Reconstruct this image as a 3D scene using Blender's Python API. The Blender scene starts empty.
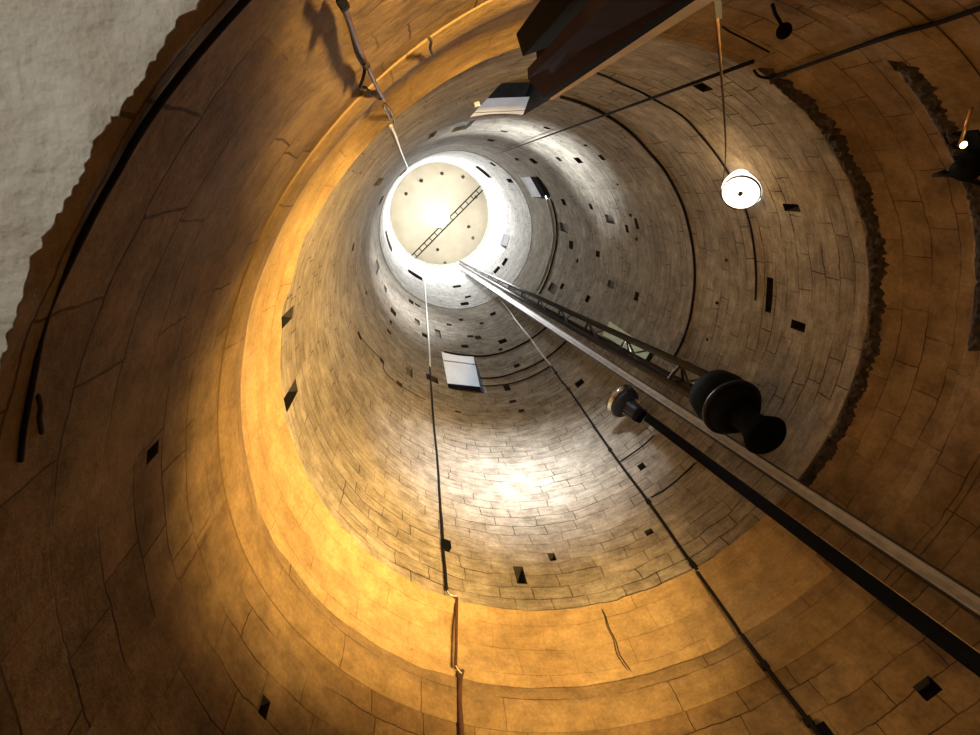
import bpy, bmesh, math, random
from mathutils import Vector, Matrix, noise
random.seed(7)
S = bpy.context.scene
COL = S.collection
R = 3.7                      # inner radius of the shaft in metres
D2R = math.pi/180

# ------------------------------------------------------------------ materials
def new_mat(name):
    m = bpy.data.materials.new(name); m.use_nodes = True
    nt = m.node_tree; b = nt.nodes['Principled BSDF']
    return m, nt, b
def N(nt, t, **kw):
    n = nt.nodes.new(t)
    for k, v in kw.items():
        if k in n.inputs.keys(): n.inputs[k].default_value = v
        else: setattr(n, k, v)
    return n
def plain(name, col, rough=.6, metal=0, var=.25, scale=8, bump=.1, spec=.5):
    m, nt, b = new_mat(name)
    tc = N(nt, 'ShaderNodeTexCoord'); no = N(nt, 'ShaderNodeTexNoise'); no.inputs['Scale'].default_value = scale; no.inputs['Detail'].default_value = 5
    nt.links.new(tc.outputs['Object'], no.inputs['Vector'])
    r = N(nt, 'ShaderNodeValToRGB')
    r.color_ramp.elements[0].position = .3; r.color_ramp.elements[1].position = .7
    r.color_ramp.elements[0].color = tuple(c*(1-var) for c in col)+(1,)
    r.color_ramp.elements[1].color = tuple(min(1, c*(1+var)) for c in col)+(1,)
    nt.links.new(no.outputs['Fac'], r.inputs['Fac']); nt.links.new(r.outputs['Color'], b.inputs['Base Color'])
    b.inputs['Roughness'].default_value = rough; b.inputs['Metallic'].default_value = metal
    b.inputs['Specular IOR Level'].default_value = spec
    bp = N(nt, 'ShaderNodeBump'); bp.inputs['Strength'].default_value = bump; bp.inputs['Distance'].default_value = .01
    nt.links.new(no.outputs['Fac'], bp.inputs['Height']); nt.links.new(bp.outputs['Normal'], b.inputs['Normal'])
    return m
def glow(name, col, s):
    m, nt, b = new_mat(name)
    b.inputs['Base Color'].default_value = (.9, .9, .9, 1)
    b.inputs['Emission Color'].default_value = col+(1,); b.inputs['Emission Strength'].default_value = s
    return m
def stone(name, c1, c2, mortar, bw, bh, msize=.02, warp=.03, stain=(.35, .3, .22), stain_amt=.5, streak=.5, bump=.6, mbump=1., chip=.3, sv=(1.1, 18), blot=.35):
    """coursed ashlar in metres on the UV map (u along the wall, v upwards)"""
    m, nt, b = new_mat(name); L = nt.links.new
    uv = N(nt, 'ShaderNodeUVMap'); uv.uv_map = 'UVMap'
    n1 = N(nt, 'ShaderNodeTexNoise'); n1.inputs['Scale'].default_value = 1.6; n1.inputs['Detail'].default_value = 4
    L(uv.outputs[0], n1.inputs['Vector'])
    sub = N(nt, 'ShaderNodeVectorMath', operation='SUBTRACT'); sub.inputs[1].default_value = (.5, .5, .5)
    L(n1.outputs['Color'], sub.inputs[0])
    sc = N(nt, 'ShaderNodeVectorMath', operation='SCALE'); sc.inputs['Scale'].default_value = warp*2
    L(sub.outputs[0], sc.inputs[0])
    nw = N(nt, 'ShaderNodeTexNoise'); nw.inputs['Scale'].default_value = 11; nw.inputs['Detail'].default_value = 5; L(uv.outputs[0], nw.inputs['Vector'])
    sub2 = N(nt, 'ShaderNodeVectorMath', operation='SUBTRACT'); sub2.inputs[1].default_value = (.5, .5, .5); L(nw.outputs['Color'], sub2.inputs[0])
    sc2 = N(nt, 'ShaderNodeVectorMath', operation='SCALE'); sc2.inputs['Scale'].default_value = .022; L(sub2.outputs[0], sc2.inputs[0])
    ad0 = N(nt, 'ShaderNodeVectorMath', operation='ADD'); L(uv.outputs[0], ad0.inputs[0]); L(sc.outputs[0], ad0.inputs[1])
    ad = N(nt, 'ShaderNodeVectorMath', operation='ADD'); L(ad0.outputs[0], ad.inputs[0]); L(sc2.outputs[0], ad.inputs[1])
    br = N(nt, 'ShaderNodeTexBrick'); br.offset = .43; br.squash = 1.35; br.squash_frequency = 3
    br.inputs['Scale'].default_value = 1; br.inputs['Brick Width'].default_value = bw; br.inputs['Row Height'].default_value = bh
    br.inputs['Mortar Size'].default_value = msize; br.inputs['Mortar Smooth'].default_value = .35; br.inputs['Bias'].default_value = 0
    br.inputs['Color1'].default_value = c1+(1,); br.inputs['Color2'].default_value = c2+(1,); br.inputs['Mortar'].default_value = mortar+(1,)
    L(ad.outputs[0], br.inputs['Vector'])
    # joints fade in and out
    n4 = N(nt, 'ShaderNodeTexNoise'); n4.inputs['Scale'].default_value = 1.1; n4.inputs['Detail'].default_value = 3
    L(uv.outputs[0], n4.inputs['Vector'])
    mj = N(nt, 'ShaderNodeMapRange'); mj.inputs['From Min'].default_value = .40; mj.inputs['From Max'].default_value = .6
    mj.inputs['To Min'].default_value = .05; mj.inputs['To Max'].default_value = 1
    L(n4.outputs['Fac'], mj.inputs['Value'])
    jf = N(nt, 'ShaderNodeMath', operation='MULTIPLY'); L(br.outputs['Fac'], jf.inputs[0]); L(mj.outputs[0], jf.inputs[1])
    base = N(nt, 'ShaderNodeTexBrick'); base.offset = .43; base.squash = 1.35; base.squash_frequency = 3
    for k in ('Scale', 'Brick Width', 'Row Height', 'Color1', 'Color2', 'Bias'): base.inputs[k].default_value = br.inputs[k].default_value
    base.inputs['Mortar Size'].default_value = 0; base.inputs['Mortar'].default_value = c1+(1,)
    L(ad.outputs[0], base.inputs['Vector'])
    mm = N(nt, 'ShaderNodeMix', data_type='RGBA'); L(jf.outputs[0], mm.inputs[0]); L(base.outputs['Color'], mm.inputs[6]); mm.inputs[7].default_value = mortar+(1,)
    # broad stains
    n2 = N(nt, 'ShaderNodeTexNoise'); n2.inputs['Scale'].default_value = .55; n2.inputs['Detail'].default_value = 8; n2.inputs['Roughness'].default_value = .65
    L(uv.outputs[0], n2.inputs['Vector'])
    r2 = N(nt, 'ShaderNodeMapRange'); r2.inputs['From Min'].default_value = .42; r2.inputs['From Max'].default_value = .72; r2.inputs['To Max'].default_value = stain_amt
    L(n2.outputs['Fac'], r2.inputs['Value'])
    ms = N(nt, 'ShaderNodeMix', data_type='RGBA'); L(r2.outputs[0], ms.inputs[0]); L(mm.outputs[2], ms.inputs[6]); ms.inputs[7].default_value = stain+(1,)
    # streaks running along the courses
    mp = N(nt, 'ShaderNodeMapping'); mp.inputs['Scale'].default_value = (sv[0], sv[1], 1); L(uv.outputs[0], mp.inputs['Vector'])
    n3 = N(nt, 'ShaderNodeTexNoise'); n3.inputs['Scale'].default_value = 1; n3.inputs['Detail'].default_value = 7; n3.inputs['Roughness'].default_value = .7
    L(mp.outputs[0], n3.inputs['Vector'])
    r3 = N(nt, 'ShaderNodeMapRange'); r3.inputs['From Min'].default_value = .3; r3.inputs['From Max'].default_value = .7
    r3.inputs['To Min'].default_value = 1-streak*.75; r3.inputs['To Max'].default_value = 1+streak*.35
    L(n3.outputs['Fac'], r3.inputs['Value'])
    mx = N(nt, 'ShaderNodeVectorMath', operation='SCALE'); L(ms.outputs[2], mx.inputs[0]); L(r3.outputs[0], mx.inputs['Scale'])
    nb_ = N(nt, 'ShaderNodeTexNoise'); nb_.inputs['Scale'].default_value = 3.1; nb_.inputs['Detail'].default_value = 10; nb_.inputs['Roughness'].default_value = .68
    L(uv.outputs[0], nb_.inputs['Vector'])
    rb = N(nt, 'ShaderNodeMapRange'); rb.inputs['From Min'].default_value = .3; rb.inputs['From Max'].default_value = .7; rb.inputs['To Min'].default_value = 1-blot; rb.inputs['To Max'].default_value = 1+blot*.6
    L(nb_.outputs['Fac'], rb.inputs['Value'])
    ng = N(nt, 'ShaderNodeTexNoise'); ng.inputs['Scale'].default_value = 22; ng.inputs['Detail'].default_value = 8; ng.inputs['Roughness'].default_value = .7; L(uv.outputs[0], ng.inputs['Vector'])
    rg = N(nt, 'ShaderNodeMapRange'); rg.inputs['From Min'].default_value = .3; rg.inputs['From Max'].default_value = .7; rg.inputs['To Min'].default_value = .78; rg.inputs['To Max'].default_value = 1.16
    L(ng.outputs['Fac'], rg.inputs['Value'])
    mg = N(nt, 'ShaderNodeVectorMath', operation='SCALE'); L(mx.outputs[0], mg.inputs[0]); L(rg.outputs[0], mg.inputs['Scale']); mx = mg
    mxb = N(nt, 'ShaderNodeVectorMath', operation='SCALE'); L(mx.outputs[0], mxb.inputs[0]); L(rb.outputs[0], mxb.inputs['Scale']); mx = mxb
    # chipped dark pits
    n5 = N(nt, 'ShaderNodeTexNoise'); n5.inputs['Scale'].default_value = 7; n5.inputs['Detail'].default_value = 9; n5.inputs['Roughness'].default_value = .62
    L(mp.outputs[0], n5.inputs['Vector']); n5.inputs['Scale'].default_value = 2.2
    r5 = N(nt, 'ShaderNodeMapRange'); r5.inputs['From Min'].default_value = .66; r5.inputs['From Max'].default_value = .74; r5.inputs['To Max'].default_value = chip
    L(n5.outputs['Fac'], r5.inputs['Value'])
    mc = N(nt, 'ShaderNodeMix', data_type='RGBA'); L(r5.outputs[0], mc.inputs[0]); L(mx.outputs[0], mc.inputs[6]); mc.inputs[7].default_value = tuple(c*.8 for c in mortar)+(1,)
    L(mc.outputs[2], b.inputs['Base Color'])
    b.inputs['Roughness'].default_value = .9; b.inputs['Specular IOR Level'].default_value = .15
    inv = N(nt, 'ShaderNodeMath', operation='MULTIPLY'); L(jf.outputs[0], inv.inputs[0]); inv.inputs[1].default_value = -mbump
    nf = N(nt, 'ShaderNodeTexNoise'); nf.inputs['Scale'].default_value = 9; nf.inputs['Detail'].default_value = 8; nf.inputs['Roughness'].default_value = .6
    L(uv.outputs[0], nf.inputs['Vector'])
    s1 = N(nt, 'ShaderNodeMath', operation='MULTIPLY_ADD'); L(nf.outputs['Fac'], s1.inputs[0]); s1.inputs[1].default_value = .9; L(inv.outputs[0], s1.inputs[2])
    s2 = N(nt, 'ShaderNodeMath', operation='MULTIPLY_ADD'); L(n3.outputs['Fac'], s2.inputs[0]); s2.inputs[1].default_value = .8; L(s1.outputs[0], s2.inputs[2])
    bp = N(nt, 'ShaderNodeBump'); bp.inputs['Strength'].default_value = bump; bp.inputs['Distance'].default_value = .025
    L(s2.outputs[0], bp.inputs['Height']); L(bp.outputs['Normal'], b.inputs['Normal'])
    return m

M_low = stone('warm_ashlar', (.36, .25, .125), (.28, .185, .09), (.05, .028, .014), .66, .3, msize=.007, stain=(.12, .066, .03), stain_amt=.8, streak=.12, chip=.4, sv=(4, 5), blot=.45, warp=.06)
M_band = stone('course_band', (.38, .265, .13), (.33, .225, .11), (.09, .055, .03), 1.1, .6, msize=.008, stain=(.24, .15, .07), stain_amt=.6, streak=.3, sv=(3, 7))
M_plas = stone('ochre_render', (.56, .40, .20), (.50, .35, .17), (.3, .19, .09), .8, .36, msize=.006, stain=(.40, .26, .115), stain_amt=.9, streak=.25, bump=.5, chip=.25, sv=(2, 5), blot=.32, warp=.06)
M_up = stone('grey_ashlar', (.48, .425, .34), (.39, .34, .27), (.06, .045, .03), .58, .24, msize=.011, stain=(.20, .165, .12), stain_amt=.75, streak=.5, bump=.7, chip=.6, sv=(2.4, 11), warp=.085, blot=.42)
M_top = stone('lamp_pale_ashlar', (.78, .77, .74), (.68, .67, .64), (.2, .19, .17), .7, .33, msize=.02, stain=(.45, .43, .39), stain_amt=.5, streak=.75, chip=.7)  # wall stone made paler, the top lamp's brightness put into its colour
M_white = stone('lamp_white_render', (.90, .90, .88), (.88, .88, .86), (.7, .7, .68), 2.0, .9, msize=.01, stain=(.75, .75, .72), stain_amt=.3, streak=.12, chip=.5)  # white plaster, whitened further to carry the top lamp's brightness
M_dark = plain('hole_shade_dark', (.035, .028, .024), .95, var=.3)  # near-black colour stands in for the shade inside holes, passages and cracks
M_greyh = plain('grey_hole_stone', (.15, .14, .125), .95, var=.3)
M_marble = plain('white_marble', (.82, .84, .86), .7, var=.08, scale=3)
M_greenm = plain('pale_lime_render', (.62, .62, .46), .85, var=.2, scale=6)
M_rubble = plain('dark_rubble_mortar', (.04, .027, .016), .95, var=.7, scale=12, bump=.8)
M_ceil = plain('cream_ceiling', (.56, .50, .38), .9, var=.08, scale=1.2)
M_black = plain('black_paint', (.004, .0045, .006), .7, var=.3, spec=.06)
M_blackm = plain('black_metal', (.012, .012, .014), .45, 0.1, var=.3, spec=.3)
M_rubber = plain('black_rubber', (.012, .010, .009), .8, spec=.15)
M_brownc = plain('brown_cable', (.09, .035, .02), .6)
M_whitec = plain('white_cable', (.8, .8, .78), .5, var=.05)
M_alu = plain('pale_metal', (.55, .53, .49), .45, .2, var=.15)
M_mast = plain('grey_mast_metal', (.032, .028, .027), .4, .3, var=.3)
M_post = plain('brown_post_paint', (.04, .02, .01), .85, var=.25, scale=5, spec=.05)
M_beige = plain('beige_batten', (.88, .78, .62), .7, var=.12)
M_green = plain('dark_green_grey_plate', (.012, .013, .011), .8, spec=.05)
M_chrome = plain('worn_chrome', (.6, .55, .48), .25, 1)
M_plaster = None

# ------------------------------------------------------------------ helpers
def link(name, bm, mat, parent=None, smooth=False):
    me = bpy.data.meshes.new(name); bm.to_mesh(me); bm.free()
    o = bpy.data.objects.new(name, me); COL.objects.link(o)
    for m_ in (mat if isinstance(mat, (list, tuple)) else [mat]): me.materials.append(m_)
    if smooth:
        for p in me.polygons: p.use_smooth = True
    if parent: o.parent = parent
    return o
def tag(o, label=None, cat=None, group=None, kind=None):
    if label: o['label'] = label
    if cat: o['category'] = cat
    if group: o['group'] = group
    if kind: o['kind'] = kind
    return o
def empty(name, loc=(0, 0, 0)):
    o = bpy.data.objects.new(name, None); COL.objects.link(o); o.location = loc; o.empty_display_size = .1
    return o
def put(parent, o):
    """parent o (built in world coordinates) under parent"""
    o.parent = parent; o.matrix_parent_inverse = Matrix.Translation(parent.location).inverted()
    return o
def P(th, z, rho=R):
    return Vector((rho*math.cos(th*D2R), rho*math.sin(th*D2R), z))
def tube_bm(pts, r, bm=None, n=8, cap=True):
    bm = bm or bmesh.new()
    pts = [Vector(p) for p in pts]; rings = []; prev = None
    for i, p in enumerate(pts):
        d = (pts[min(i+1, len(pts)-1)]-pts[max(i-1, 0)]).normalized()
        if prev is None:
            a = Vector((0, 0, 1)) if abs(d.z) < .9 else Vector((1, 0, 0))
            u = d.cross(a).normalized()
        else:
            u = (prev-d*prev.dot(d)).normalized()
        prev = u; v = d.cross(u)
        rr = r[min(i, len(r)-1)] if isinstance(r, (list, tuple)) else r
        rings.append([bm.verts.new(p+(u*math.cos(2*math.pi*k/n)+v*math.sin(2*math.pi*k/n))*rr) for k in range(n)])
    for a, b in zip(rings, rings[1:]):
        for k in range(n): bm.faces.new((a[k], a[(k+1) % n], b[(k+1) % n], b[k]))
    if cap:
        bm.faces.new(rings[0][::-1]); bm.faces.new(rings[-1])
    return bm
def smooth_path(tz, sub=6):
    out = []
    n = len(tz)
    for i in range(n-1):
        p0, p1, p2, p3 = tz[max(i-1, 0)], tz[i], tz[i+1], tz[min(i+2, n-1)]
        for s in range(sub):
            t = s/sub
            out.append(tuple(.5*((2*b)+(-a+c)*t+(2*a-5*b+4*c-d)*t*t+(-a+3*b-3*c+d)*t**3) for a, b, c, d in zip(p0, p1, p2, p3)))
    out.append(tz[-1]); return out
def wall_tube(name, tz, r, mat, rho=R-.03, sub=6, wob=0., clips=0, clipmat=None):
    """pipe or cable that follows the wall through (angle, height) points"""
    path = smooth_path(tz, sub) if sub > 1 else list(tz)
    pts = [P(a, z, rho) + (noise.noise_vector(Vector((a*.2, z*3, 0)))*wob if wob else Vector()) for a, z in path]
    o = link(name, tube_bm(pts, r), mat, None, True)
    if clips:
        for k in range(clips):
            i = int((k+.5)*len(pts)/clips); a, z = path[min(i, len(path)-1)]
            c = box_at(P(a, z, rho+.012), (r*2.6, r*3.2, r*2.6), a)
            put_part(o, link('cable_clip', c, clipmat or mat))
    return o
def put_part(parent, o): o.parent = parent; return o
def box_bm(c, sx, sy, sz, bm=None, M=None, bev=0):
    """c centre, M 3x3 axes"""
    own = bmesh.new()
    bmesh.ops.create_cube(own, size=1)
    for v in own.verts: v.co = Vector((v.co.x*sx, v.co.y*sy, v.co.z*sz))
    if bev: bmesh.ops.bevel(own, geom=list(own.edges), offset=bev, segments=2, affect='EDGES', profile=.6)
    for v in own.verts: v.co = (M @ v.co if M else v.co)+Vector(c)
    if bm is None: return own
    tmp = bpy.data.meshes.new('tmp'); own.to_mesh(tmp); own.free(); bm.from_mesh(tmp); bpy.data.meshes.remove(tmp)
    return bm
def axes(th): return Matrix.Rotation(th*D2R, 3, 'Z')      # x outwards, y along the wall
def box_at(c, size, th, bev=.004): return box_bm(c, size[0], size[1], size[2], None, axes(th), bev)
def frame(d, up=Vector((0, 0, 1))):
    d = Vector(d).normalized()
    if abs(d.dot(up)) > .999: up = Vector((1, 0, 0))
    u = d.cross(up).normalized(); v = u.cross(d)
    return Matrix((u, v, d)).transposed()                  # columns: u, v, d(z)
def lathe_bm(prof, origin, direction, n=32, bm=None):
    """prof: (distance along, radius)"""
    bm = bm or bmesh.new(); F = frame(direction); rings = []
    for s, r in prof:
        if r < 1e-5: rings.append([bm.verts.new(Vector(origin)+F @ Vector((0, 0, s)))])
        else: rings.append([bm.verts.new(Vector(origin)+F @ Vector((r*math.cos(2*math.pi*k/n), r*math.sin(2*math.pi*k/n), s))) for k in range(n)])
    for a, b in zip(rings, rings[1:]):
        if len(a) == 1 and len(b) == 1: continue
        for k in range(n):
            k2 = (k+1) % n
            if len(a) == 1: bm.faces.new((a[0], b[k2], b[k]))
            elif len(b) == 1: bm.faces.new((a[k], a[k2], b[0]))
            else: bm.faces.new((a[k], a[k2], b[k2], b[k]))
    return bm
def slab(quad, t, outward):
    """thick plate from 4+ corners, thickened by t along outward"""
    bm = bmesh.new(); q = [Vector(p) for p in quad]; o = Vector(outward).normalized()*t
    a = [bm.verts.new(p) for p in q]; b = [bm.verts.new(p+o) for p in q]
    bm.faces.new(a); bm.faces.new(b[::-1])
    for i in range(len(q)):
        j = (i+1) % len(q); bm.faces.new((a[i], b[i], b[j], a[j]))
    bmesh.ops.recalc_face_normals(bm, faces=bm.faces)
    return bm
def prism(poly, z0, z1):
    q = [Vector((p[0], p[1], z0)) for p in poly]
    return slab(q, z1-z0, (0, 0, 1))

# ------------------------------------------------------------------ wall openings
HOLES = [   # (angle from, angle to, height from, height to)
 (-165.43,-164.07,4.02,4.15),(157.15,158.79,4.2,4.34),(-167.16,-164.63,6.62,7.42),(177.2,180.26,6.9,7.53),(99.65,102.29,7.26,7.63),(89.91,91.83,7.73,7.91),(39.87,42.94,4.11,4.26),(62.67,64.81,7.68,7.8),(53.05,55.21,9.12,9.29),
 (-68.27,-65.62,7.6,7.82),(-33.6,-31.74,7.7,8),(-5.12,-2.91,7.72,8.01),(-13.9,-4.68,8.47,8.61),(-73.44,-71.22,13.52,13.77),(-58.51,-57.41,13.15,13.35),(-52.37,-49.79,12.99,13.24),(-52.78,-49.46,14.57,14.98),(-54.6,-51.87,16.08,16.38),(-57,-52.75,18.68,19.25),
 (-59.6,-57.27,20.57,21.1),(-83.03,-79.98,15.93,16.19),(-81.95,-78.32,18.63,19.19),(-42.51,-38.77,25.91,27.2),(-28.8,-24.98,18.77,19.24),(-27.74,-24.92,16.15,16.41),(-4.66,-0.16,18.84,19.29),(-20.39,-17.11,13.85,14.03),(-23.89,-19.6,13.19,13.35),(-25.55,-24.37,13.4,13.57),(-15.84,-14.64,13.4,13.51),
 (-38.67,-37.9,13.36,13.48),(-60.54,-44.44,31.24,32.47),(-4.49,-1.56,16.2,16.52),(20.28,23.77,18.9,19.23),(18.17,21.69,16.21,16.53),(5.83,9.49,13.18,13.4),(-2.47,-1.55,9.88,9.98),(-16.12,-15.24,9.64,9.72),(9.29,10.23,9.93,9.99),
 (118.99,122.58,19.05,19.56),(87.67,91.58,20.38,20.7),(93.17,97.46,19.06,19.41),(69.5,74.39,18.94,19.38),(74.34,76.7,18.28,18.49),(70.37,73.56,16.31,16.56),(115.82,122.03,14.81,15.29),(80.44,83.37,14.76,15.19),(80.56,83.77,13.88,14.06),(79.15,81.77,13.22,13.39),(107.18,109.77,13.18,13.3),
 (50.22,54.1,13.16,13.44),(90.23,93.14,23.02,23.35),(77.2,80.01,22.05,22.34),(99.9,103.38,22.01,22.33),(65.77,70.13,22.79,23.26),(142.1,146.65,18.85,19.44),(144.46,146.04,17.38,17.75),(143.94,146.9,16.24,16.57),(145.89,148.36,13.39,13.62),(161.37,164.38,12.72,12.95),(135.2,138.08,13.03,13.29),
 (127.88,132.13,23.23,23.83),(122.41,126.72,23.48,23.87),(117.2,133.08,30.84,31.86),(80.67,87.25,25.91,26.52),(80.05,87.71,30.47,31.03),(76.13,81.32,27.38,27.83),(-168.54,-165.49,13.87,14.31),(167.04,168.43,16.05,16.38),(3.69,5.87,18.14,18.34),(-60.88,-56.44,26.11,26.7),(39.42,46.69,29.26,30),(29.3,36.39,28.88,29.61)]
GREY = [ (-105.56,-98.68,13.65,15.47),(-116.3,-113.42,13.25,14.63),(-134.54,-127.62,26.73,28.73),(-142.29,-138.98,13.16,15.16),(-155.9,-150.45,21.24,23.24),(164.98,170.37,20.1,22.1),(152.67,155.68,20.25,21.19),(123.66,127.46,20.32,21.07),(109.27,113.08,19.82,20.92),(83.25,87.12,20.02,20.53),(-23.53,-19.58,14.73,15.31),(-13.74,-8.52,19.4,20.39),(6.51,9.71,14.8,15.28),(23.57,29.06,19.45,20.38),(129.65,133.31,14.23,15.03) ]
DOORS = [   # name no, angles, sill, head, soffit depth, light
 dict(n=1, a=(92.3, 111), b=(89, 103.6), z=(14.75, 18.1), d=1.25, mat='m', e=105, sp=72, fan=(-84, -66, -48), aim=(-68, 15.4), col=(.86, .93, 1)),
 dict(n=2, a=(-43.5, -27.5), b=(-40.5, -24.8), z=(20.4, 23.75), d=.38, mat='m', e=100, aim=(141, 21.4), col=(.95, .97, 1)),
 dict(n=3, a=(-102.5, -84.3), b=(-99.5, -83), z=(9.0, 12.85), d=.32, mat='m', e=105, fan=(111, 95, 79), aim=(95, 10.1), col=(.86, .92, 1)),
 dict(n=4, a=(11, 23), b=(10, 21.5), z=(30.5, 32.6), d=.45, mat='m', e=40, aim=(-165, 31), col=(1, 1, 1)),
 dict(n=5, a=(157, 175), b=(158, 174), z=(30.3, 31.8), d=.5, mat='g', e=0, col=(1, 1, 1)),
 dict(n=6, a=(22.8, 30), b=(23.6, 30.2), z=(11.5, 14.3), d=1.7, mat='l', e=10, aim=(-152, 12.5), col=(.98, 1, .8)),
]
def wall_r(a, z):
    """radius of the inner face"""
    r = R
    if z < 5.03: r += .005
    elif z < 5.56: r -= .006 + .03*math.sin((z-5.03)/.53*math.pi)
    elif z < 6.7: r += .03 - .085*max(0, (z-6.0)/.7)**2
    if 25.2 < z < 25.45: r -= .025
    if 8.78 < z < 33: r -= .012
    amp = .012 if z < 5 else .008
    r += noise.noise(Vector((math.cos(a*D2R)*2, math.sin(a*D2R)*2, z*1.2)))*amp*2
    if 5.4 < z < 5.57 or 6.55 < z < 6.71:       # worn, chipped edges of the two set-offs
        r += max(0, noise.noise(Vector((math.cos(a*D2R)*9, math.sin(a*D2R)*9, z*3))))*.06
    return r
def wall_section(name, z0, z1, mat, zstep, extra=(), bare=None):
    allh = [(h, 0) for h in HOLES]+[(h, 1) for h in GREY]
    hs = [(h, g) for h, g in allh if z0+.01 < (h[2]+h[3])/2 < z1-.01]
    hs = [((h[0], h[1], max(h[2], z0+.02), min(h[3], z1-.02)), g) for h, g in hs]
    ds = [(d['a'][0], d['a'][1], d['z'][0], d['z'][1]) for d in DOORS if z0 < d['z'][0] < z1]
    dr = [(-260+360, -100, 0, 0)] if False else []
    A = [k*2.0-180 for k in range(180)]
    Z = [z0+(z1-z0)*k/max(1, round((z1-z0)/zstep)) for k in range(max(1, round((z1-z0)/zstep))+1)]
    for h in [x[0] for x in hs]+ds:
        A += [h[0], h[1]]; Z += [h[2], h[3]]
    Z += list(extra)
    A = [(a+180) % 360-180 for a in A]
    def uniq(v, eps):
        v = sorted(v); keep = []
        for x in v:
            if not keep or x-keep[-1] > eps: keep.append(x)
        return keep
    A = uniq(A, 1e-4); Z = uniq(Z, 1e-5)
    bm = bmesh.new(); uvl = bm.loops.layers.uv.new('UVMap')
    V = [[bm.verts.new(P(a, z, wall_r(a, z if 0 < j < len(Z)-1 else (z+1e-3 if j == 0 else z-1e-3)))) for a in A] for j, z in enumerate(Z)]
    rects = [x[0] for x in hs]+ds
    for j in range(len(Z)-1):
        zc = (Z[j]+Z[j+1])/2
        act = [r for r in rects if r[2] < zc < r[3]]
        for i in range(len(A)):
            a0 = A[i]; a1 = A[(i+1) % len(A)]+(360 if i == len(A)-1 else 0); ac = (a0+a1)/2
            if any(r[0] < ac < r[1] or r[0] < ac-360 < r[1] for r in act): continue
            i2 = (i+1) % len(A)
            f = bm.faces.new((V[j][i], V[j+1][i], V[j+1][i2], V[j][i2])); f.smooth = True
            if bare and bare[0]+1.5*math.sin(zc*9) < (ac if ac < 180 else ac-360) < bare[1]+2*math.sin(zc*7): f.material_index = 1
            for l, (aa, zz) in zip(f.loops, ((a0, Z[j]), (a0, Z[j+1]), (a1, Z[j+1]), (a1, Z[j]))):
                l[uvl].uv = (aa*D2R*R, zz)
    o = link(name, bm, mat); tag(o, kind='structure')
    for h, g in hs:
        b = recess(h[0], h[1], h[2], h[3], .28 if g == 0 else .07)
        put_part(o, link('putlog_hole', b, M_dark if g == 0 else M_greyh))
    return o
def recess(a0, a1, z0, z1, d, n=1, z1b=None):
    bm = bmesh.new(); fr = []
    for rho in (None, R+d):
        fr.append([bm.verts.new(P(a, z, wall_r(a, z)+.0 if rho is None else rho)) for a, z in ((a0, z0), (a1, z0), (a1, z1), (a0, z1))])
    for k in range(4): bm.faces.new((fr[0][k], fr[0][(k+1) % 4], fr[1][(k+1) % 4], fr[1][k]))
    bm.faces.new(fr[1]); bmesh.ops.recalc_face_normals(bm, faces=bm.faces)
    return bm
def annulus(name, z, r0, r1, mat, kind='structure', a_from=-180, a_to=180):
    bm = bmesh.new(); uvl = bm.loops.layers.uv.new('UVMap'); n = 180
    I = [bm.verts.new(P(a_from+(a_to-a_from)*k/n, z, r0(a_from+(a_to-a_from)*k/n))) for k in range(n+1)]
    O = [bm.verts.new(P(a_from+(a_to-a_from)*k/n, z, r1)) for k in range(n+1)]
    for k in range(n):
        f = bm.faces.new((I[k], I[k+1], O[k+1], O[k]))
    return tag(link(name, bm, mat), kind=kind)

Z_DOOR = 2.88
wl = wall_section('wall_lower', Z_DOOR, 5.03, M_low, .12)
wb = wall_section('trim_1', 5.03, 5.56, [M_band, M_low], .09, bare=(-88, 37))
wp = wall_section('wall_render_band', 5.56, 6.7, [M_plas, M_low], .1, bare=(-88, 37))
wu = wall_section('wall_middle', 6.7, 25.2, M_up, .35)
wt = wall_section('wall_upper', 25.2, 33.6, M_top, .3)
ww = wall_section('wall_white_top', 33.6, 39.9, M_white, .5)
annulus('trim_2', 6.7, lambda a: wall_r(a, 6.699), R+.12, M_plas)
annulus('trim_3', 5.56, lambda a: wall_r(a, 5.559), R+.12, M_band)
annulus('trim_8', 5.03, lambda a: wall_r(a, 5.031), R+.12, M_band)
annulus('trim_4', 25.2, lambda a: wall_r(a, 25.26), R+.12, M_top)

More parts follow.
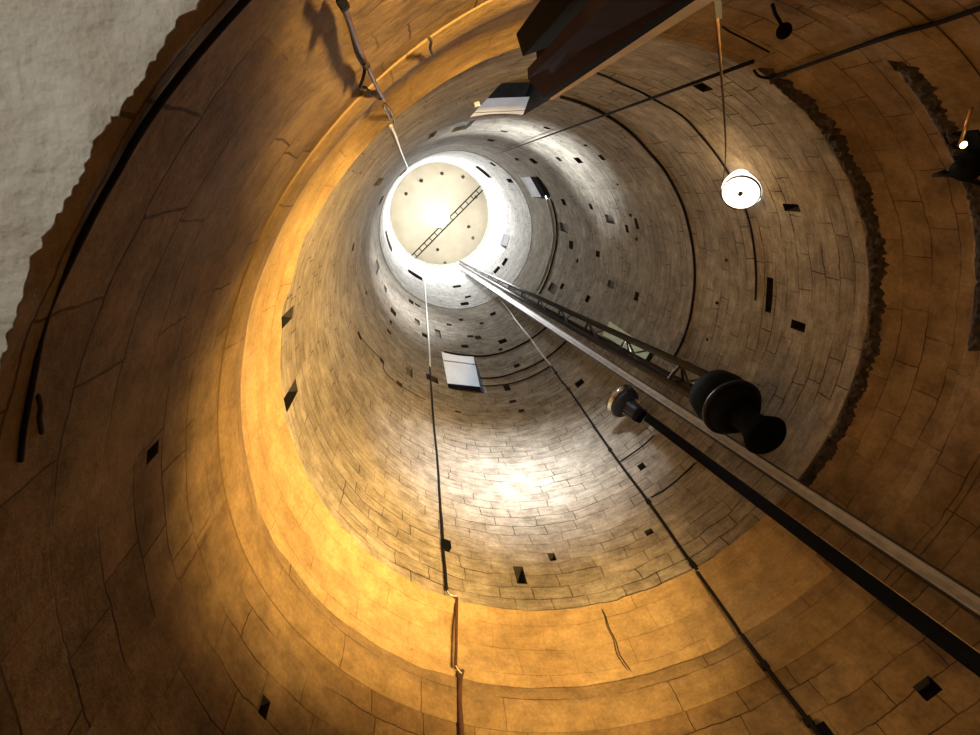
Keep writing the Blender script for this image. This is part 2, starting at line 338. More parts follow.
# doorways on to the galleries: a stone lintel soffit, jambs coloured dark for shade, and daylight from outside
for d in DOORS:
    a0, a1 = d['a']; z0, z1 = d['z']; D = max(d['d']+.3, .8); n = 'window_%d' % d['n']
    def rim(s_, z, side, r_=None):
        """point on the passage side at depth s_ metres behind the wall face"""
        f0, f1 = P(d['a'][side], z, R-.01), P(d['b'][side], z, R+d['d'])
        return f0+(f1-f0).normalized()*(s_/(1 if True else 1))
    bm = bmesh.new()
    def q(*pts): bm.faces.new([bm.verts.new(p) for p in pts])
    dl = (P(d['b'][0], 0, R+d['d'])-P(d['a'][0], 0, R-.01)).length
    zt = z1+.6
    q(rim(0, z0, 0), rim(0, zt, 0), rim(D, zt, 0), rim(D, z0, 0))
    q(rim(0, z0, 1), rim(D, z0, 1), rim(D, zt, 1), rim(0, zt, 1))
    q(rim(0, z0, 0), rim(D, z0, 0), rim(D, z0, 1), rim(0, z0, 1))
    q(rim(dl, zt, 0), rim(dl, zt, 1), rim(D, zt, 1), rim(D, zt, 0))
    q(rim(D, z0, 0), rim(D, zt, 0), rim(D, zt, 1), rim(D, z0, 1))
    bmesh.ops.recalc_face_normals(bm, faces=bm.faces)
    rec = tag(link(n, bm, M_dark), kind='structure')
    mm = {'m': M_marble, 'g': M_greyh, 'l': M_greenm}[d['mat']]
    sp = [(0, .25), (.29, 1)] if d['mat'] == 'm' else [(0, 1)]
    for s0, s1 in sp:
        b = bmesh.new(); k = 6
        def row(s_, z): return [b.verts.new(rim(dl*s_, z, 0).lerp(rim(dl*s_, z, 1), i/k)*(1 if s_ > 0 else R/rim(0, 0, 0).lerp(rim(0, 0, 1), i/k).length)+Vector((0, 0, z-z*(1 if s_ > 0 else R/rim(0, 0, 0).lerp(rim(0, 0, 1), i/k).length)))) for i in range(k+1)]
        lo = [row(s0, z1+(0 if s0 == 0 else .02)), row(s1, z1+(0 if s0 == 0 else .02))]
        hi = [row(s0, z1+.25), row(s1, z1+.25)]
        for i in range(k):
            b.faces.new((lo[0][i], lo[1][i], lo[1][i+1], lo[0][i+1])); b.faces.new((hi[0][i], hi[0][i+1], hi[1][i+1], hi[1][i]))
            b.faces.new((lo[0][i], lo[0][i+1], hi[0][i+1], hi[0][i])); b.faces.new((lo[1][i], hi[1][i], hi[1][i+1], lo[1][i+1]))
        bmesh.ops.recalc_face_normals(b, faces=b.faces)
        put_part(rec, link('lintel', b, mm))
    if d['e']:
        wd = (rim(D, 0, 0)-rim(D, 0, 1)).length; m0 = (rim(0, 0, 0)+rim(0, 0, 1))/2; m1 = (rim(D, 0, 0)+rim(D, 0, 1))/2
        fan = d.get('fan', (d['aim'][0],))
        for fa in fan:
            ld = bpy.data.lights.new('daylight_'+n, 'AREA'); ld.shape = 'RECTANGLE'
            hgt = .8; ld.size = wd*.5; ld.size_y = hgt
            ld.energy = d['e']/len(fan)*1.15; ld.color = d['col']; ld.spread = (38 if len(fan) > 1 else 56)*D2R
            lo = bpy.data.objects.new('daylight_'+n, ld); COL.objects.link(lo)
            lo.location = (rim(.4, 0, 0)+rim(.4, 0, 1))/2+Vector((0, 0, z0+.1+hgt/2))
            inward = P(fa, d['aim'][1])-lo.location
            lo.rotation_euler = inward.to_track_quat('-Z', 'Y').to_euler()
        # daylight thrown up by the passage floor
        ld = bpy.data.lights.new('floor_bounce_'+n, 'AREA'); ld.shape = 'RECTANGLE'; ld.size = wd*.45; ld.size_y = D*.5
        ld.energy = {1: 60, 2: 45, 3: 45, 4: 30, 6: 22}[d['n']]; ld.color = d['col']
        lo = bpy.data.objects.new('floor_bounce_'+n, ld); COL.objects.link(lo)
        lo.location = m0.lerp(m1, .6)+Vector((0, 0, z0+.06)); lo.rotation_euler = (math.pi, 0, math.atan2((m1-m0).y, (m1-m0).x)+math.pi/2)

# lower floor part of the shaft and the doorway in which one stands
def low_wall():
    bm = bmesh.new(); uvl = bm.loops.layers.uv.new('UVMap')
    A = [k*3.0 for k in range(0, 121)]                     # 0..360
    Z = [0, .7, 1.4, 2.1, Z_DOOR]
    for j in range(4):
        for i in range(120):
            a0, a1 = A[i], A[i+1]; am = (a0+a1)/2
            if 204 < am < 243: continue                    # doorway
            vs = [bm.verts.new(P(a, z, wall_r(a, z))) for a, z in ((a0, Z[j]), (a0, Z[j+1]), (a1, Z[j+1]), (a1, Z[j]))]
            f = bm.faces.new(vs)
            for l, (aa, zz) in zip(f.loops, ((a0, Z[j]), (a0, Z[j+1]), (a1, Z[j+1]), (a1, Z[j]))): l[uvl].uv = (aa*D2R*R, zz)
    bmesh.ops.remove_doubles(bm, verts=bm.verts, dist=1e-4)
    return tag(link('wall_base', bm, M_low), kind='structure')
low_wall()
bm = bmesh.new(); bmesh.ops.create_circle(bm, cap_ends=True, radius=R+2.5, segments=64)
tag(link('floor', bm, plain('floor_stone', (.25, .21, .17), .85)), kind='structure')

def plaster_mat():
    m, nt, b = new_mat('rough_grey_plaster'); L = nt.links.new
    tc = N(nt, 'ShaderNodeTexCoord')
    n1 = N(nt, 'ShaderNodeTexNoise'); n1.inputs['Scale'].default_value = 2.2; n1.inputs['Detail'].default_value = 8; L(tc.outputs['Object'], n1.inputs['Vector'])
    r = N(nt, 'ShaderNodeValToRGB'); e = r.color_ramp.elements
    e[0].position = .35; e[0].color = (.50, .43, .33, 1); e[1].position = .65; e[1].color = (.66, .62, .52, 1)
    L(n1.outputs['Fac'], r.inputs['Fac']); L(r.outputs['Color'], b.inputs['Base Color'])
    n2 = N(nt, 'ShaderNodeTexNoise'); n2.inputs['Scale'].default_value = 26; n2.inputs['Detail'].default_value = 9; L(tc.outputs['Object'], n2.inputs['Vector'])
    n3 = N(nt, 'ShaderNodeTexNoise'); n3.inputs['Scale'].default_value = 6; n3.inputs['Detail'].default_value = 4; L(tc.outputs['Object'], n3.inputs['Vector'])
    ma = N(nt, 'ShaderNodeMath', operation='MULTIPLY_ADD'); L(n3.outputs['Fac'], ma.inputs[0]); ma.inputs[1].default_value = 2; L(n2.outputs['Fac'], ma.inputs[2])
    bp = N(nt, 'ShaderNodeBump'); bp.inputs['Strength'].default_value = .8; bp.inputs['Distance'].default_value = .012
    L(ma.outputs[0], bp.inputs['Height']); L(bp.outputs['Normal'], b.inputs['Normal'])
    b.inputs['Roughness'].default_value = .95; b.inputs['Specular IOR Level'].default_value = .1
    return m
M_plaster = plaster_mat()
# soffit of the doorway: a lumpy plastered underside whose broken edge follows the shaft wall
bm = bmesh.new(); rows = []
na, nr = 320, 60
for j in range(nr+1):
    row = []
    for i in range(na+1):
        a = 196+(252-196)*i/na
        edge = R-.02 + noise.noise(Vector((a*.35, 1.7, 0)))*.02 + noise.noise(Vector((a*1.6, 5, 0)))*.012 + noise.noise(Vector((a*5, 9, 0)))*.008 + noise.noise(Vector((a*13, 9, 0)))*.004
        t = (j/nr)**1.6
        rho = edge+(R+2.3-edge)*t
        q_ = P(a, 0, rho)
        z = Z_DOOR-.01 + noise.noise(q_*2.2)*.03 + noise.noise(q_*7)*.01 + noise.noise(q_*18)*.004 
        row.append(bm.verts.new((q_.x, q_.y, z)))
    rows.append(row)
for j in range(nr):
    for i in range(na): bm.faces.new((rows[j][i], rows[j][i+1], rows[j+1][i+1], rows[j+1][i])).smooth = True
# the broken front edge rises a little, giving it thickness
top = [bm.verts.new((v.co.x*1.04, v.co.y*1.04, v.co.z+.05)) for v in rows[0]]
for i in range(na): bm.faces.new((rows[0][i], top[i], top[i+1], rows[0][i+1]))
tag(link('wall_doorway_soffit', bm, M_plaster), kind='structure')

# black rubber hose along the wall above the doorway
hose = [(-131.19,3.06),(-132.19,3.07),(-135.24,3.03),(-137.79,3.03),(-139.9,3.03),(-142.25,3.02),(-146.22,3.05),(-149.35,3.06),(-153.31,3.08),(-155.76,3.1)]
hose = [(a if a < 0 else a-360, z) for a, z in hose]
o = wall_tube('wall_hose', hose, .009, M_rubber, R-.002, 8, wob=.012)
tag(o, 'thick wavy black cable on the wall beside the pale plaster edge', 'cable')
# the rubble-filled ledges on the dark side of the shaft
def rubble(name, a0, a1, z0, z1, t, seed):
    bm = bmesh.new(); na = int((a1-a0)*4); rings = []
    for i in range(na+1):
        a = a0+(a1-a0)*i/na
        w = noise.noise(Vector((a*.25, seed, 0)))*.3+noise.noise(Vector((a*1.3, seed, 0)))*.25+.75
        e = min(1, min(i, na-i)/6)
        ring = []
        for k in range(7):
            s = k/6; z = z0+(z1-z0)*(1-(1-s)*w*e)
            dep = math.sin(s*math.pi)*t*e*(.7+noise.noise(Vector((a*.9, s*4, seed)))*1.1)
            ring.append(bm.verts.new(P(a, z, wall_r(a, z)+.012-max(0.0, dep)-.012*e)))
        rings.append(ring)
    for r0, r1 in zip(rings, rings[1:]):
        for k in range(6): bm.faces.new((r0[k], r0[k+1], r1[k+1], r1[k]))
    return tag(link(name, bm, M_rubble), kind='structure')
rubble('trim_5', -68, 30, 6.46, 6.69, .05, 3.3)
rubble('trim_6', -62, -10, 5.3, 5.54, .04, 8.1)

for ck in ([(84.36,6.62),(84.14,6.46),(84.47,6.29),(84.12,6.09),(84.68,5.87),(83.9,5.6)], [(-151.97,3.11),(-152.92,3.14),(-153.61,3.15),(-154.93,3.19)], [(-122.84,4.64),(-122.32,4.92),(-121.68,5.25)]):
    tag(wall_tube('wall_crack', ck, [.004]+[.009]*(len(ck)*5-6)+[.003], M_dark, (R*.988 if ck[0][1] > 3.3 else R)+.002, 5, wob=.03), kind='structure')
# ------------------------------------------------------------------ ceiling
bm = bmesh.new(); bmesh.ops.create_circle(bm, cap_ends=True, radius=R+.1, segments=96)
for v in bm.verts: v.co.z = 39.7
ceil = tag(link('ceiling', bm, M_ceil), kind='structure')
for p in [(-2.451,-1.536,39.69),(-1.299,-2.455,39.69),(0.266,-2.938,39.69),(1.821,-2.7,39.69),(2.784,-1.29,39.69),(2.198,0.875,39.69),(2.515,1.73,39.69),(-0.278,2.57,39.69),(0.263,3.609,39.69)]:
    put_part(ceil, link('ceiling_hole', lathe_bm([(0, .12), (0.03, .13), (.03, 0)], (p[0], p[1], 39.67), (0, 0, 1), 12), M_dark))
# truss under the ceiling
ta, tb = [Vector(p) for p in ((-2.61,3.426,39.2),(3.445,-2.213,39.2))]
tr = empty('ceiling_truss', tuple((ta+tb)/2))
tag(tr, 'narrow ladder-like steel truss crossing the cream ceiling behind the bright lamp', 'truss')
dd = (tb-ta).normalized(); sd = dd.cross(Vector((0, 0, 1)))*.17
for s in (-1, 1): put(tr, link('truss_rail', tube_bm([ta+sd*s, tb+sd*s], .045), M_black))
L_ = (tb-ta).length
for k in range(15):
    c = ta+dd*(L_*(k+.5)/15); put(tr, link('truss_rung', tube_bm([c-sd, c+sd], .03), M_black))
gc = Vector((-0.187,-0.025,38.9))
gl = tag(link('ceiling_globe_lamp', lathe_bm([(0, 0), (.05, .5), (.2, .78), (.4, .85), (.6, .78), (.7, .5), (.72, 0)], gc-Vector((0, 0, .4)), (0, 0, 1), 32), glow('globe_glow', (1, .98, .93), 4), None, True), 'round glowing white lamp at the middle of the cream ceiling', 'lamp')
put_part(gl, link('lamp_stem', tube_bm([gc+Vector((0, 0, .3)), gc+Vector((0, 0, .85))], .03), M_mast))
ld = bpy.data.lights.new('top_lamp', 'SPOT'); ld.energy = 5200; ld.color = (.98, .99, 1); ld.shadow_soft_size = .4; ld.spot_size = 168*D2R; ld.spot_blend = .5
lo = bpy.data.objects.new('top_lamp', ld); COL.objects.link(lo); lo.location = gc-Vector((0, 0, .45))

# ------------------------------------------------------------------ mast, trunking, posts
def rail3(pxtop, pxbot): return [Vector(pxtop), Vector(pxbot)]
def cylp(tz, rho): return P(tz[0], tz[1], rho)
U0, U1 = cylp((68.86,36.99), R*.9), cylp((16.33,8.62), R*.82)
L0, L1 = cylp((70.54,36.06), R*.9), cylp((25.11,8.8), R*.82)
K0 = U0*.5+L0*.5+Vector((.12, .1, 0)); K1 = (U1*.3+L1*.7)+Vector((.28, .16, 0))
mast = tag(empty('lattice_mast', tuple(U1)), 'leaning triangular lattice mast rising to the ceiling edge, braced between its rails', 'mast')
for a, b, r in ((U0, U1, .075), (L0, L1, .075), (K0, K1, .06)):
    put(mast, link('mast_rail', tube_bm([a, b], r, n=10), M_mast, None, True))
nb = 13
for k in range(nb):
    t = (k+.6)/nb; u = U0.lerp(U1, t); l = L0.lerp(L1, t); q3 = K0.lerp(K1, t); t2 = min(1, t+.35/nb)
    b = tube_bm([u, l], .035); tube_bm([l, q3], .03, b); tube_bm([u, q3], .03, b)
    put(mast, link('mast_rung', b, M_mast))
    b = tube_bm([u, L0.lerp(L1, min(1, t+.5/nb))], .022); tube_bm([U0.lerp(U1, min(1, t+.5/nb)), q3], .022, b)
    put(mast, link('mast_brace', b, M_mast))
# pale trunking
T0, T1 = cylp((73.56,36.19), R*.93), cylp((25.19,3.98), R*.9)
td = (T1-T0).normalized(); tn = -P(math.degrees(math.atan2((T0+T1).y, (T0+T1).x)), 0, 1); tn = (tn-td*tn.dot(td)).normalized(); ts = td.cross(tn)
TM = Matrix((ts, tn, td)).transposed(); tl = (T1-T0).length; tc = (T0+T1)/2
trunk = tag(link('cable_trunking', box_bm(tc, .15, .05, tl, None, TM, .004), M_alu), 'pale metal cable trunking running beside the mast from ceiling to lower right corner', 'trunking')
for s in (-1, 1):
    put_part(trunk, link('side_flange', box_bm(tc+ts*.085*s+tn*.012, .018, .085, tl, None, TM), M_mast))
put_part(trunk, link('cover_strip', box_bm(tc+ts*.012+tn*.03, .05, .02, tl, None, TM), plain('cover_metal', (.42, .38, .33), .5, .2)))
for k in range(7):
    c = T0.lerp(T1, (k+.5)/7); put_part(trunk, link('wall_bracket', box_bm(c-tn*.15, .04, .3, .05, None, TM), M_black))
# black post and the floodlight on its top
B0, B1 = cylp((41.74,9.69), R*.88), cylp((32.22,3.69), R*.88)
bd = (B1-B0).normalized()
F_ = frame(bd, -P(36, 0, 1))
post = tag(link('black_post', box_bm((B0+B1)/2, .17, .15, (B1-B0).length, None, F_, .01), M_black), 'square black steel post running diagonally to the lower right corner', 'post')
put_part(post, link('edge_strip', box_bm((B0+B1)/2+F_ @ Vector((-.092, -.06, 0)), .008, .02, (B1-B0).length, None, F_), M_chrome))
up = (B0-B1).normalized()
hd = (up*.9+(-P(45, 0, 1))*.35).normalized()
c0 = cylp((43.83,10.46), R*.86)
fl = tag(empty('floodlight', tuple(c0)), 'black floodlight with wide metal rim on top of the black post', 'floodlight')
put(fl, link('housing', lathe_bm([(-.42, 0), (-.42, .13), (-.36, .17), (0, .19), (.12, .2), (.12, 0)], c0, hd, 24), M_blackm, None, True))
put(fl, link('rim', lathe_bm([(.05, .29), (.12, .37), (.2, .385), (.2, .36), (.1, .28), (.05, .29)], c0, hd, 32), M_chrome, None, True))
put(fl, link('rim_shade', lathe_bm([(-.12, .2), (-.02, .34), (.06, .36), (.0, .28), (-.12, .2)], c0, hd, 32), M_blackm, None, True))
FH = frame(hd)
for s in (-1, 1):
    put(fl, link('yoke_arm', box_bm(c0+FH @ Vector((.22*s, 0, -.1)), .02, .05, .36, None, FH), M_chrome))
y0 = c0-hd*.42
put(fl, link('mount_plate', box_bm(y0+FH @ Vector((0, 0, -.03)), .3, .22, .1, None, FH, .01), M_black))
for dx, dy in ((-.1, .22), (.08, .27)):
    cc = y0+FH @ Vector((dx, dy, .02))
    pts = [cc+FH @ Vector((.07*math.cos(t*math.pi/6), 0, .05*math.sin(t*math.pi/6))) for t in range(13)]
    put(fl, link('cable_loop', tube_bm(pts, .014), M_chrome, None, True))
# large black projector hanging below the mast
e0, e1, e2 = cylp((20.04,8.11), R*.8), cylp((20.71,7.51), R*.8), cylp((21.75,6.69), R*.8)
pd = (e2-e0).normalized()
pj_ = tag(empty('large_projector', tuple(e1)), 'big black drum-shaped projector with flared tail at the foot of the lattice mast', 'projector')
put(pj_, link('drum', lathe_bm([(-.3, 0), (-.3, .3), (-.22, .42), (.0, .46), (.3, .45), (.5, .38), (.6, .3), (.6, 0)], e0, pd, 32), M_black, None, True))
put(pj_, link('drum_lip', lathe_bm([(.3, .44), (.3, .485), (.36, .485), (.36, .42)], e0, pd, 32), M_blackm, None, True))
el = (e1-e0).length
put(pj_, link('tail', lathe_bm([(.4, 0), (.4, .24), (.75, .19), (.95, .22), (1.15, .32), (1.2, .29), (1.18, 0)], e0, pd, 32), M_black, None, True))
put(pj_, link('hook', tube_bm([e0-pd*.3, e0-pd*.5+Vector((0, 0, .05)), e0-pd*.62], .03), M_chrome, None, True))

# ------------------------------------------------------------------ near post at the top of the view
def PX(*a): return [Vector(p) for p in a]
q0 = PX((-1.43,-2.871,4.6),(-1.337,-2.779,4.6),(-1.31,-2.777,4.6),(-1.295,-2.77,4.6),(-1.436,-2.885,4.6))
q1 = PX((-1.544,-2.798,3),(-1.343,-2.808,3),(-1.295,-2.81,3),(-1.233,-2.813,3),(-1.549,-2.798,3))
outw = Vector((-.1, -1, 0))*.6
col = tag(link('brown_column', slab([q0[0], q0[1], q1[1], q1[0]], .05, outw), M_post), 'wide brown upright with a pale edge batten, cut off by the top edge', 'column')
put_part(col, link('channel', slab([q0[1], q0[2]+(q0[2]-q0[1])*.3, q1[2], q1[1]], .06, outw), M_black))
put_part(col, link('edge_batten', slab([q0[2]+(q0[2]-q0[1])*.3, q0[3]+(q0[2]-q0[1])*.3, q1[3], q1[2]], .06, outw), M_beige))
bx = PX((-1.523,-3.055,4.5),(-1.483,-2.956,4.5),(-1.272,-3.029,4.5),(-1.343,-3.124,4.5))
tag(link('black_box', prism(bx, 3.1, 4.5), M_black), 'black angular steel box beside the brown upright at the top', 'box')
o = bpy.data.objects['black_box']
put_part(o, link('stem', prism(PX((-1.316,-3.083,4.9),(-1.242,-3.101,4.9),(-1.232,-3.018,4.9),(-1.307,-2.995,4.9)), 4.45, 4.9), M_black))
g = PX((-1.179,-3.04,4.42),(-1.144,-3.077,4.42), (-1.172,-3.1,4.2), (-1.179,-3.122,4),(-1.359,-3.114,4))
tag(link('grey_plate', slab(g, .03, outw), M_green), 'dark grey-green metal plate between the black box and the brown upright', 'plate')
put_part(bpy.data.objects['grey_plate'], link('bolt', lathe_bm([(0, 0), (0, .012), (.02, .012), (.02, 0)], Vector((-1.269,-3.066,4.3)), Vector((.2, 1, -.3)), 8), M_chrome))
# bracket, cord and round lamp
bk = PX((-1.217,-2.828,3.15),(-1.195,-2.829,3.15),(-1.182,-2.779,3.15),(-1.201,-2.778,3.15))
brk = tag(link('lamp_cord_bracket', slab(bk, .02, (0, -1, .2)), M_black), 'small black bracket under the pale batten end where the lamp cord starts', 'bracket')
cord = [Vector((-1.197,-2.776,3.15))]
e_ = [P(a, z, R-.05) for a, z in [(-73.27,6.81),(-57.92,8),(-41.06,8.98),(-35.55,9.31),(-32.61,9.23),(-31.62,9.03)]]
pts = [cord[0].lerp(e_[2], t/12) for t in range(13)]
pts = [p+Vector((0, 0, -.05*math.sin(math.pi*i/12))) for i, p in enumerate(pts)]+e_[3:]
tag(link('hanging_lamp_wire', tube_bm(pts, .0055), plain('tan_cord', (.035, .02, .012), .8, spec=.05), None, True), 'thin tan cord running up to the round white wall lamp', 'cord')
lc = P(*(-38.37,8.54), R*.968); nrm = (-P(-37, 0, 1)*.9+Vector((-.1, .12, -.75))).normalized()
wl_ = tag(empty('round_wall_lamp', tuple(lc)), 'round glowing white wall lamp with small dark centre knob', 'lamp')
gm = glow('lamp_glow', (1, .93, .82), 1.25)
put(wl_, link('lamp_shade', lathe_bm([(-.1, 0), (-.1, .29), (-.02, .3), (-.02, .275), (.07, .275), (.085, .26), (.085, 0)], lc, nrm, 48), gm, None, False))
put(wl_, link('shade_ring', lathe_bm([(.066, .262), (.09, .262), (.09, .27), (.066, .276)], lc, nrm, 48), M_green))
put(wl_, link('knob', lathe_bm([(.085, .03), (.12, .028), (.12, 0)], lc, nrm, 12), M_green))
ld = bpy.data.lights.new('wall_lamp_light', 'POINT'); ld.energy = 14; ld.color = (1, .66, .32); ld.shadow_soft_size = .1
lo = bpy.data.objects.new('wall_lamp_light', ld); COL.objects.link(lo); lo.location = P(-40, lc.z-.1, R-.28)+Vector((-.35, 0, 0))

# ------------------------------------------------------------------ conduits round the wall
def cond(name, tz, r, mat, label, cat='conduit', rho=R-.035, **kw):
    return tag(wall_tube(name, tz, r, mat, rho, **kw), label, cat)
cond('wall_conduit', [(-83.5,10.23),(-76.25,10.35),(-67.79,10.49),(-59.54,10.59),(-51.33,10.7),(-44.26,10.69),(-37.39,10.72),(-31.55,10.72),(-24.52,10.75),(-17.99,10.75),(-12.51,10.74),(-6.33,10.73),(-0.11,10.72),(4.88,10.7),(10.03,10.69),(15.47,10.7),(20.5,10.74)], .026, M_rubber, 'long black conduit curving round the wall between top doorway and mast')
cond('wall_conduit', [(-85.94,8.36),(-81.59,8.51),(-77.46,8.65),(-72.07,8.7),(-68.14,8.74),(-61.03,8.7),(-55,8.77),(-47.81,8.81),(-39.71,8.81),(-32.11,8.81),(-26.37,8.82),(-20.94,8.84),(-15.03,8.84),(-6.87,8.84)], .014, M_rubber, 'thin dark line of cable on the wall passing left of the round wall lamp')
cond('wall_conduit', [(-30.45,20.49),(-23.37,20.59),(-13.33,20.76),(-2.14,20.89),(9.55,21.1),(20.77,21.08),(34.17,20.93)], .033, M_rubber, 'dark conduit curving down the wall from the small right-hand doorway to the mast')
cond('wall_conduit', [(-29.49,21.19),(-20.32,21.25),(-10.75,21.36),(-1.29,21.4),(9.3,21.57),(20.22,21.61),(33.95,21.48)], .035, M_alu, 'pale conduit just inside the dark one below the small right-hand doorway')
cond('wall_conduit', [(109.45,18.12),(101.17,18.16),(94.31,18.1),(88.69,18.01),(75.89,17.96),(63.33,17.99),(48.9,17.95),(42.11,17.9)], .033, M_rubber, 'black conduit along the head of the lower white doorway, uppermost of three')
cond('wall_conduit', [(93.42,15.91),(88.11,15.86),(81.92,15.85),(71.03,15.91),(59.12,15.88),(46.26,15.89),(40.04,15.85)], .027, M_rubber, 'black conduit leaving the side of the lower white doorway, middle of three')
cond('wall_conduit', [(94.32,15.24),(87.18,15.22),(79.77,15.18),(68.02,15.18),(57.58,15.22)], .022, M_rubber, 'thin conduit at the sill of the lower white doorway, lowest of three')
cond('wall_conduit', [(57.61,8.37),(54.4,8.35),(49.94,8.35),(45.76,8.37),(41.79,8.38)], .014, M_rubber, 'thin dark cable linking the long diagonal cable to the black post')
cond('wall_conduit', [(59.31,9.65),(54.19,9.66),(49.82,9.66),(44.6,9.68)], .012, M_rubber, 'thin dark cable linking the long diagonal cable to the floodlight')
cond('wall_conduit', [(163.32,12.8),(154.58,13.2),(147.12,13.51),(145.58,13),(138.72,13),(130.92,13.12),(123.6,13.18)], .008, M_rubber, 'thin crooked dark crack on the left grey wall above the lit stone')  # dark tube added to stand for a crack in the wall
# vertical cables
cond('wall_cable', [(111.97,39.29),(115.19,29.93),(117.55,22.77),(118.72,18.35),(119.66,15.93)], .035, M_whitec, 'upper length of the cable left of the lower white doorway, coloured pale for light', 'cable', sub=4)  # white from the light on this length is put into its colour
c1 = cond('wall_cable', [(119.66,15.93),(120.58,12.82),(120.72,10.6),(121.16,8.99),(121.5,7.79),(121.68,7.15),(121.54,6.83)], .024, M_rubber, 'dark vertical cable below the pale length, left of the white daylight patch', 'cable', sub=4, wob=.01)
put_part(c1, link('junction_box', box_at(P(*(120.84,7.74), R-.06), (.09, .13, .17), 120), M_black))
cond('wall_cable', [(121.54,6.83),(120.85,6.77),(119.08,6.78)], .005, M_beige, 'thin pale wire bridging the set-off in the cable, upper of two', 'cable', sub=3)
cond('wall_cable', [(119.37,6.72),(120.12,6.34),(120.86,5.95),(121.32,5.74),(121.38,5.63)], .021, M_brownc, 'brown cable across the smooth ochre render below the grey stone', 'cable', rho=R*.985-.0, sub=4, wob=.006)
cond('wall_cable', [(121.9,5.62),(121.33,5.57),(120.73,5.54)], .005, M_beige, 'thin pale wire bridging the set-off in the cable, lower of two', 'cable', rho=R*.972, sub=3)
cond('wall_cable', [(119.94,5.62),(120.71,5.48),(121.19,5.26),(121.3,5.09),(121.72,4.74)], .026, M_brownc, 'thick brown cable leaving the picture at the bottom edge', 'cable', rho=R*.985, sub=4, wob=.012)
cond('wall_cable', [(57.34,24.03),(57.05,21.86),(57.54,20.44),(57.2,18.18),(57.6,16.47),(57.34,15.15)], .03, M_alu, 'pale upper length of the diagonal cable beside the trunking', 'cable', sub=4)
cond('wall_cable', [(57.34,15.15),(57.9,13.98),(57.58,13.36),(58.57,10.84),(59.04,9.63),(58.98,8.32),(59.52,7.05),(59.38,6.66)], .026, M_rubber, 'long dark diagonal cable right of the white daylight patch', 'cable', sub=4, clips=5)
cond('wall_cable', [(59.72,6.61),(59.8,6.14),(59.95,5.7),(60.17,5.56)], .024, M_rubber, 'short dark cable length on the ochre render, lower right', 'cable', rho=R*.985, sub=4)
c2 = cond('wall_cable', [(60.06,5.53),(59.92,4.97),(59.64,4.56),(59.51,4.14)], .028, M_rubber, 'thick dark cable over the big stone blocks at the bottom right', 'cable', rho=R*.98, sub=4, clips=2)
put_part(c2, link('junction_box', box_at(P(*(58.46,4.32), R-.05), (.08, .12, .12), 58), M_black))
# top-left cable
c3 = cond('wall_cable', [(-128.86,3.23),(-128.86,3.39),(-128.77,3.54),(-128.81,3.74),(-128.82,3.96),(-128.7,4.29),(-128.63,4.63),(-128.47,5.03),(-128.21,5.52)], .012, M_brownc, 'brown conduit at the top left hanging down the lit ochre wall', 'cable', rho=R*.99, sub=4)
put_part(c3, link('junction_box', box_at(P(*(-128.88,3.4), R*.985), (.03, .03, .035), -128), M_black))
put_part(c3, link('junction_box', box_at(P(*(-128.79,4.27), R*.987), (.028, .028, .025), -128), M_rubber))
cond('wall_cable', [(-128.78,3.4),(-128.79,3.61),(-128.9,3.85),(-128.99,4.1),(-129,4.32),(-128.97,4.45),(-129.35,4.58),(-129.73,4.71),(-129.36,4.83),(-129.3,5.08),(-128.78,5.36),(-128.21,5.6)], .009, M_rubber, 'dark drooping loop of wire beside the brown conduit, top left', 'cable', rho=R-.015, sub=5, wob=.02)
lk = [(-128.21,5.73),(-127.82,6.16),(-127.6,7.04),(-128.13,6.93),(-128.35,6.17),(-128.53,5.74),(-128.21,5.73)]
cond('cable_shackle', lk, .009, M_brownc, 'small brown shackle joining the brown conduit to the white cord', 'shackle', sub=2)
cond('wall_cable', [(-128.45,7.06),(-128.18,8.22),(-128.01,11.3),(-127.2,18.68),(-125.22,35.8)], .02, M_whitec, 'bright white cord rising to the white ring under the ceiling, left', 'cable', sub=3)
# straight taut cable and the pipe at the top right
ta_ = P(*(-71.18,6.4), R*.97); tb_ = P(*(-69.13,20.82), R*.97)
tag(link('taut_cable', tube_bm([ta_.lerp(tb_, k/10) for k in range(11)], [.02, .02, .019, .018, .018, .018, .018, .018, .017, .016, .014]), M_rubber, None, True), 'straight taut dark cable crossing the wall from upper right towards the ceiling', 'cable')
cond('sagging_cable', [(-68.12,6.65),(-66.76,6.69),(-65.76,6.66),(-65.14,6.58),(-65.09,6.4)], .013, M_rubber, 'short sagging black wire between the taut cable and the corner pipe', 'cable', rho=R-.06)
cond('wall_pipe', [(-65.09,6.6),(-65.38,6.25),(-65.96,5.72),(-66.32,5.23),(-66.15,4.92),(-66.49,4.58)], .018, M_rubber, 'dark pipe running to the top right corner', 'pipe', rho=R-.05)
cond('wall_conduit', [(-79.46,6.2),(-77.45,6.25),(-75.21,6.27),(-72.75,6.29),(-70.37,6.29)], .008, M_rubber, 'thin faint wire beside the bracket at the top right', 'conduit')
# round black fitting
rc = P(*(-75,5.73), R*.97)
rf = tag(link('round_black_fitting', lathe_bm([(-.07, 0), (-.07, .03), (-.03, .055), (.04, .058), (.05, .045), (.05, 0)], rc, (rc-Vector((-2.1, -2.3, 1.6)))*-1, 20), M_black, None, True), 'small round black lamp head on the wall at the top right', 'lamp')
put_part(rf, link('arm', tube_bm([rc, P(*(-74.79,5.84), R-.02), P(*(-76.67,5.77), R-.01), P(*(-78.2,5.69), R)], .014), M_black))
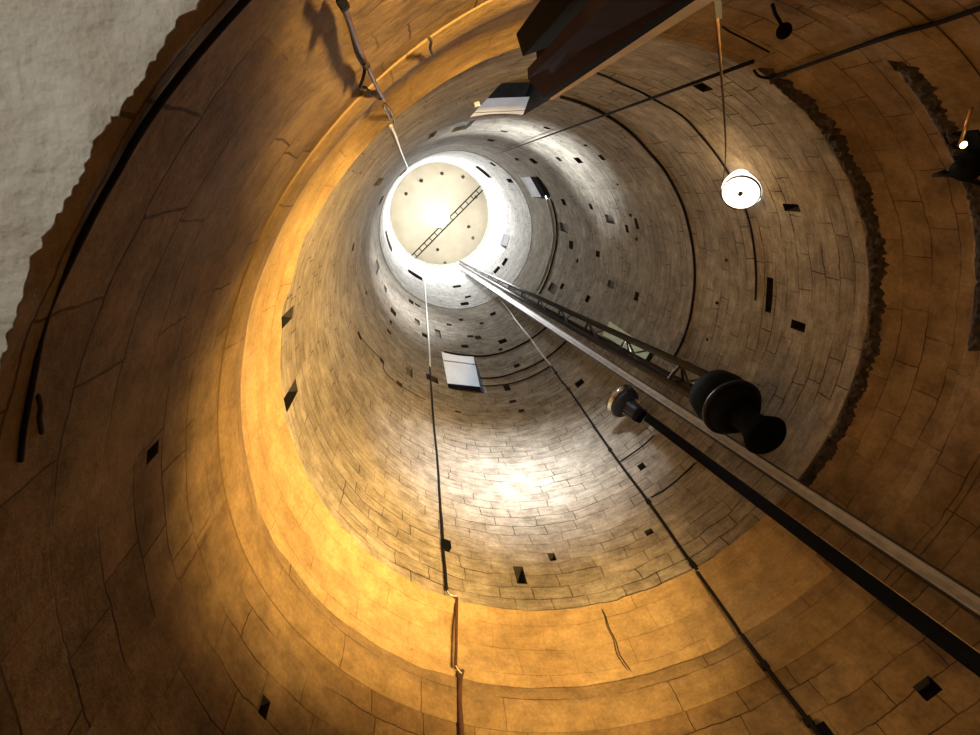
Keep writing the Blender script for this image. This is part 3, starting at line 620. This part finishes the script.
# lamp at the right edge
ra = P(*(-47.25,5.28), R-.18)
rl = tag(empty('edge_lamp', tuple(ra)), 'dark wall lamp with a golden glint, cut off by the right edge', 'lamp')
put(rl, link('back_plate', box_at(P(*(-45.53,5.35), R-.03), (.05, .34, .28), -46, .01), M_black))
put(rl, link('lamp_head', lathe_bm([(-.1, 0), (-.1, .06), (0, .1), (.1, .11), (.1, 0)], P(*(-43.96,5.28), R-.12), (-.7, .6, -.2), 20), M_black, None, True))
put(rl, link('bulb', lathe_bm([(0, 0), (.01, .02), (.03, .024), (.05, .02), (.06, 0)], P(*(-47.39,5.27), R-.12), (-.7, .6, -.5), 12), glow('gold_bulb', (1, .75, .3), 5), None, True))
put(rl, link('arm_pipe', tube_bm([P(*(-52.6,5.11), R-.1), P(*(-49.47,5.23), R-.1), P(*(-46.69,5.34), R-.1)], .014), plain('orange_lit_metal', (.6, .3, .1), .35, .8), None, True))  # orange of the light on the pipe is put into its colour
put(rl, link('cable_tail', tube_bm([P(a, z, R-.05) for a, z in [(-40.96,5.72),(-41.27,5.63),(-40.8,5.53),(-40.1,5.44),(-39.26,5.31)]], [.02, .03, .02, .02, .02]), M_rubber, None, True))
# little white lamp by the top doorway
tag(link('small_white_fitting', box_at(P(*(-105.13,10.42), R-.04), (.08, .09, .12), -104), M_marble), 'tiny white fitting on the wall left of the big top doorway', 'fitting')

# ------------------------------------------------------------------ light
def spot(name, loc, target, e, col, ang, blend=.8, size=.15):
    ld = bpy.data.lights.new(name, 'SPOT'); ld.energy = e; ld.color = col; ld.spot_size = ang*D2R; ld.spot_blend = blend; ld.shadow_soft_size = size
    o = bpy.data.objects.new(name, ld); COL.objects.link(o); o.location = loc
    o.rotation_euler = (Vector(target)-Vector(loc)).to_track_quat('-Z', 'Y').to_euler()
    return o
WARM = (1, .62, .21)
spot('warm_flood_main', (1.8, -.8, .5), tuple(P(168, 9.6)), 10500, WARM, 54, 1)
spot('warm_flood_bottom', (.8, -1.8, .5), tuple(P(108, 7.6)), 5800, WARM, 48, 1)
spot('warm_flood_near', tuple(P(-103, .6, R-.35)), tuple(P(-122, 6.3, R-.12)), 5200, WARM, 48, 1, .12)
spot('warm_flood_right', (-1, 1.2, .4), tuple(P(20, 6)), 14, (1, .6, .3), 110, 1)
spot('warm_flood_corner', (1.0, -1.0, .5), tuple(P(64, 4.8)), 420, WARM, 46, 1)
# daylight from the open door behind falls on the soffit
ld = bpy.data.lights.new('door_daylight', 'AREA'); ld.size = .7; ld.energy = 34; ld.color = (1, .98, .93)
lo = bpy.data.objects.new('door_daylight', ld); COL.objects.link(lo); lo.location = P(-138, 1.3, R+1.9)
lo.rotation_euler = (P(-138, 2.9, R+.3)-lo.location).to_track_quat('-Z', 'Y').to_euler()

w = bpy.data.worlds.new('world'); S.world = w; w.use_nodes = True
w.node_tree.nodes['Background'].inputs['Color'].default_value = (.5, .5, .5, 1); w.node_tree.nodes['Background'].inputs['Strength'].default_value = .02

# ------------------------------------------------------------------ camera
cd = bpy.data.cameras.new('camera'); cam = bpy.data.objects.new('camera', cd); COL.objects.link(cam)
cd.sensor_width = 36; cd.lens = 36*475.511/980; cd.clip_start = .02; cd.clip_end = 200
cam.matrix_world = Matrix(((0.987907,0.056268,-0.144474,-2.116400),(0.000000,-0.931822,-0.362914,-2.331000),(-0.155044,0.358526,-0.920554,1.600000),(0,0,0,1)))
S.camera = cam
S.view_settings.view_transform = 'Standard'; S.view_settings.look = 'None'; S.view_settings.gamma = 1
S.view_settings.use_curve_mapping = False; S.view_settings.exposure = 0
S.cycles.use_denoising = True
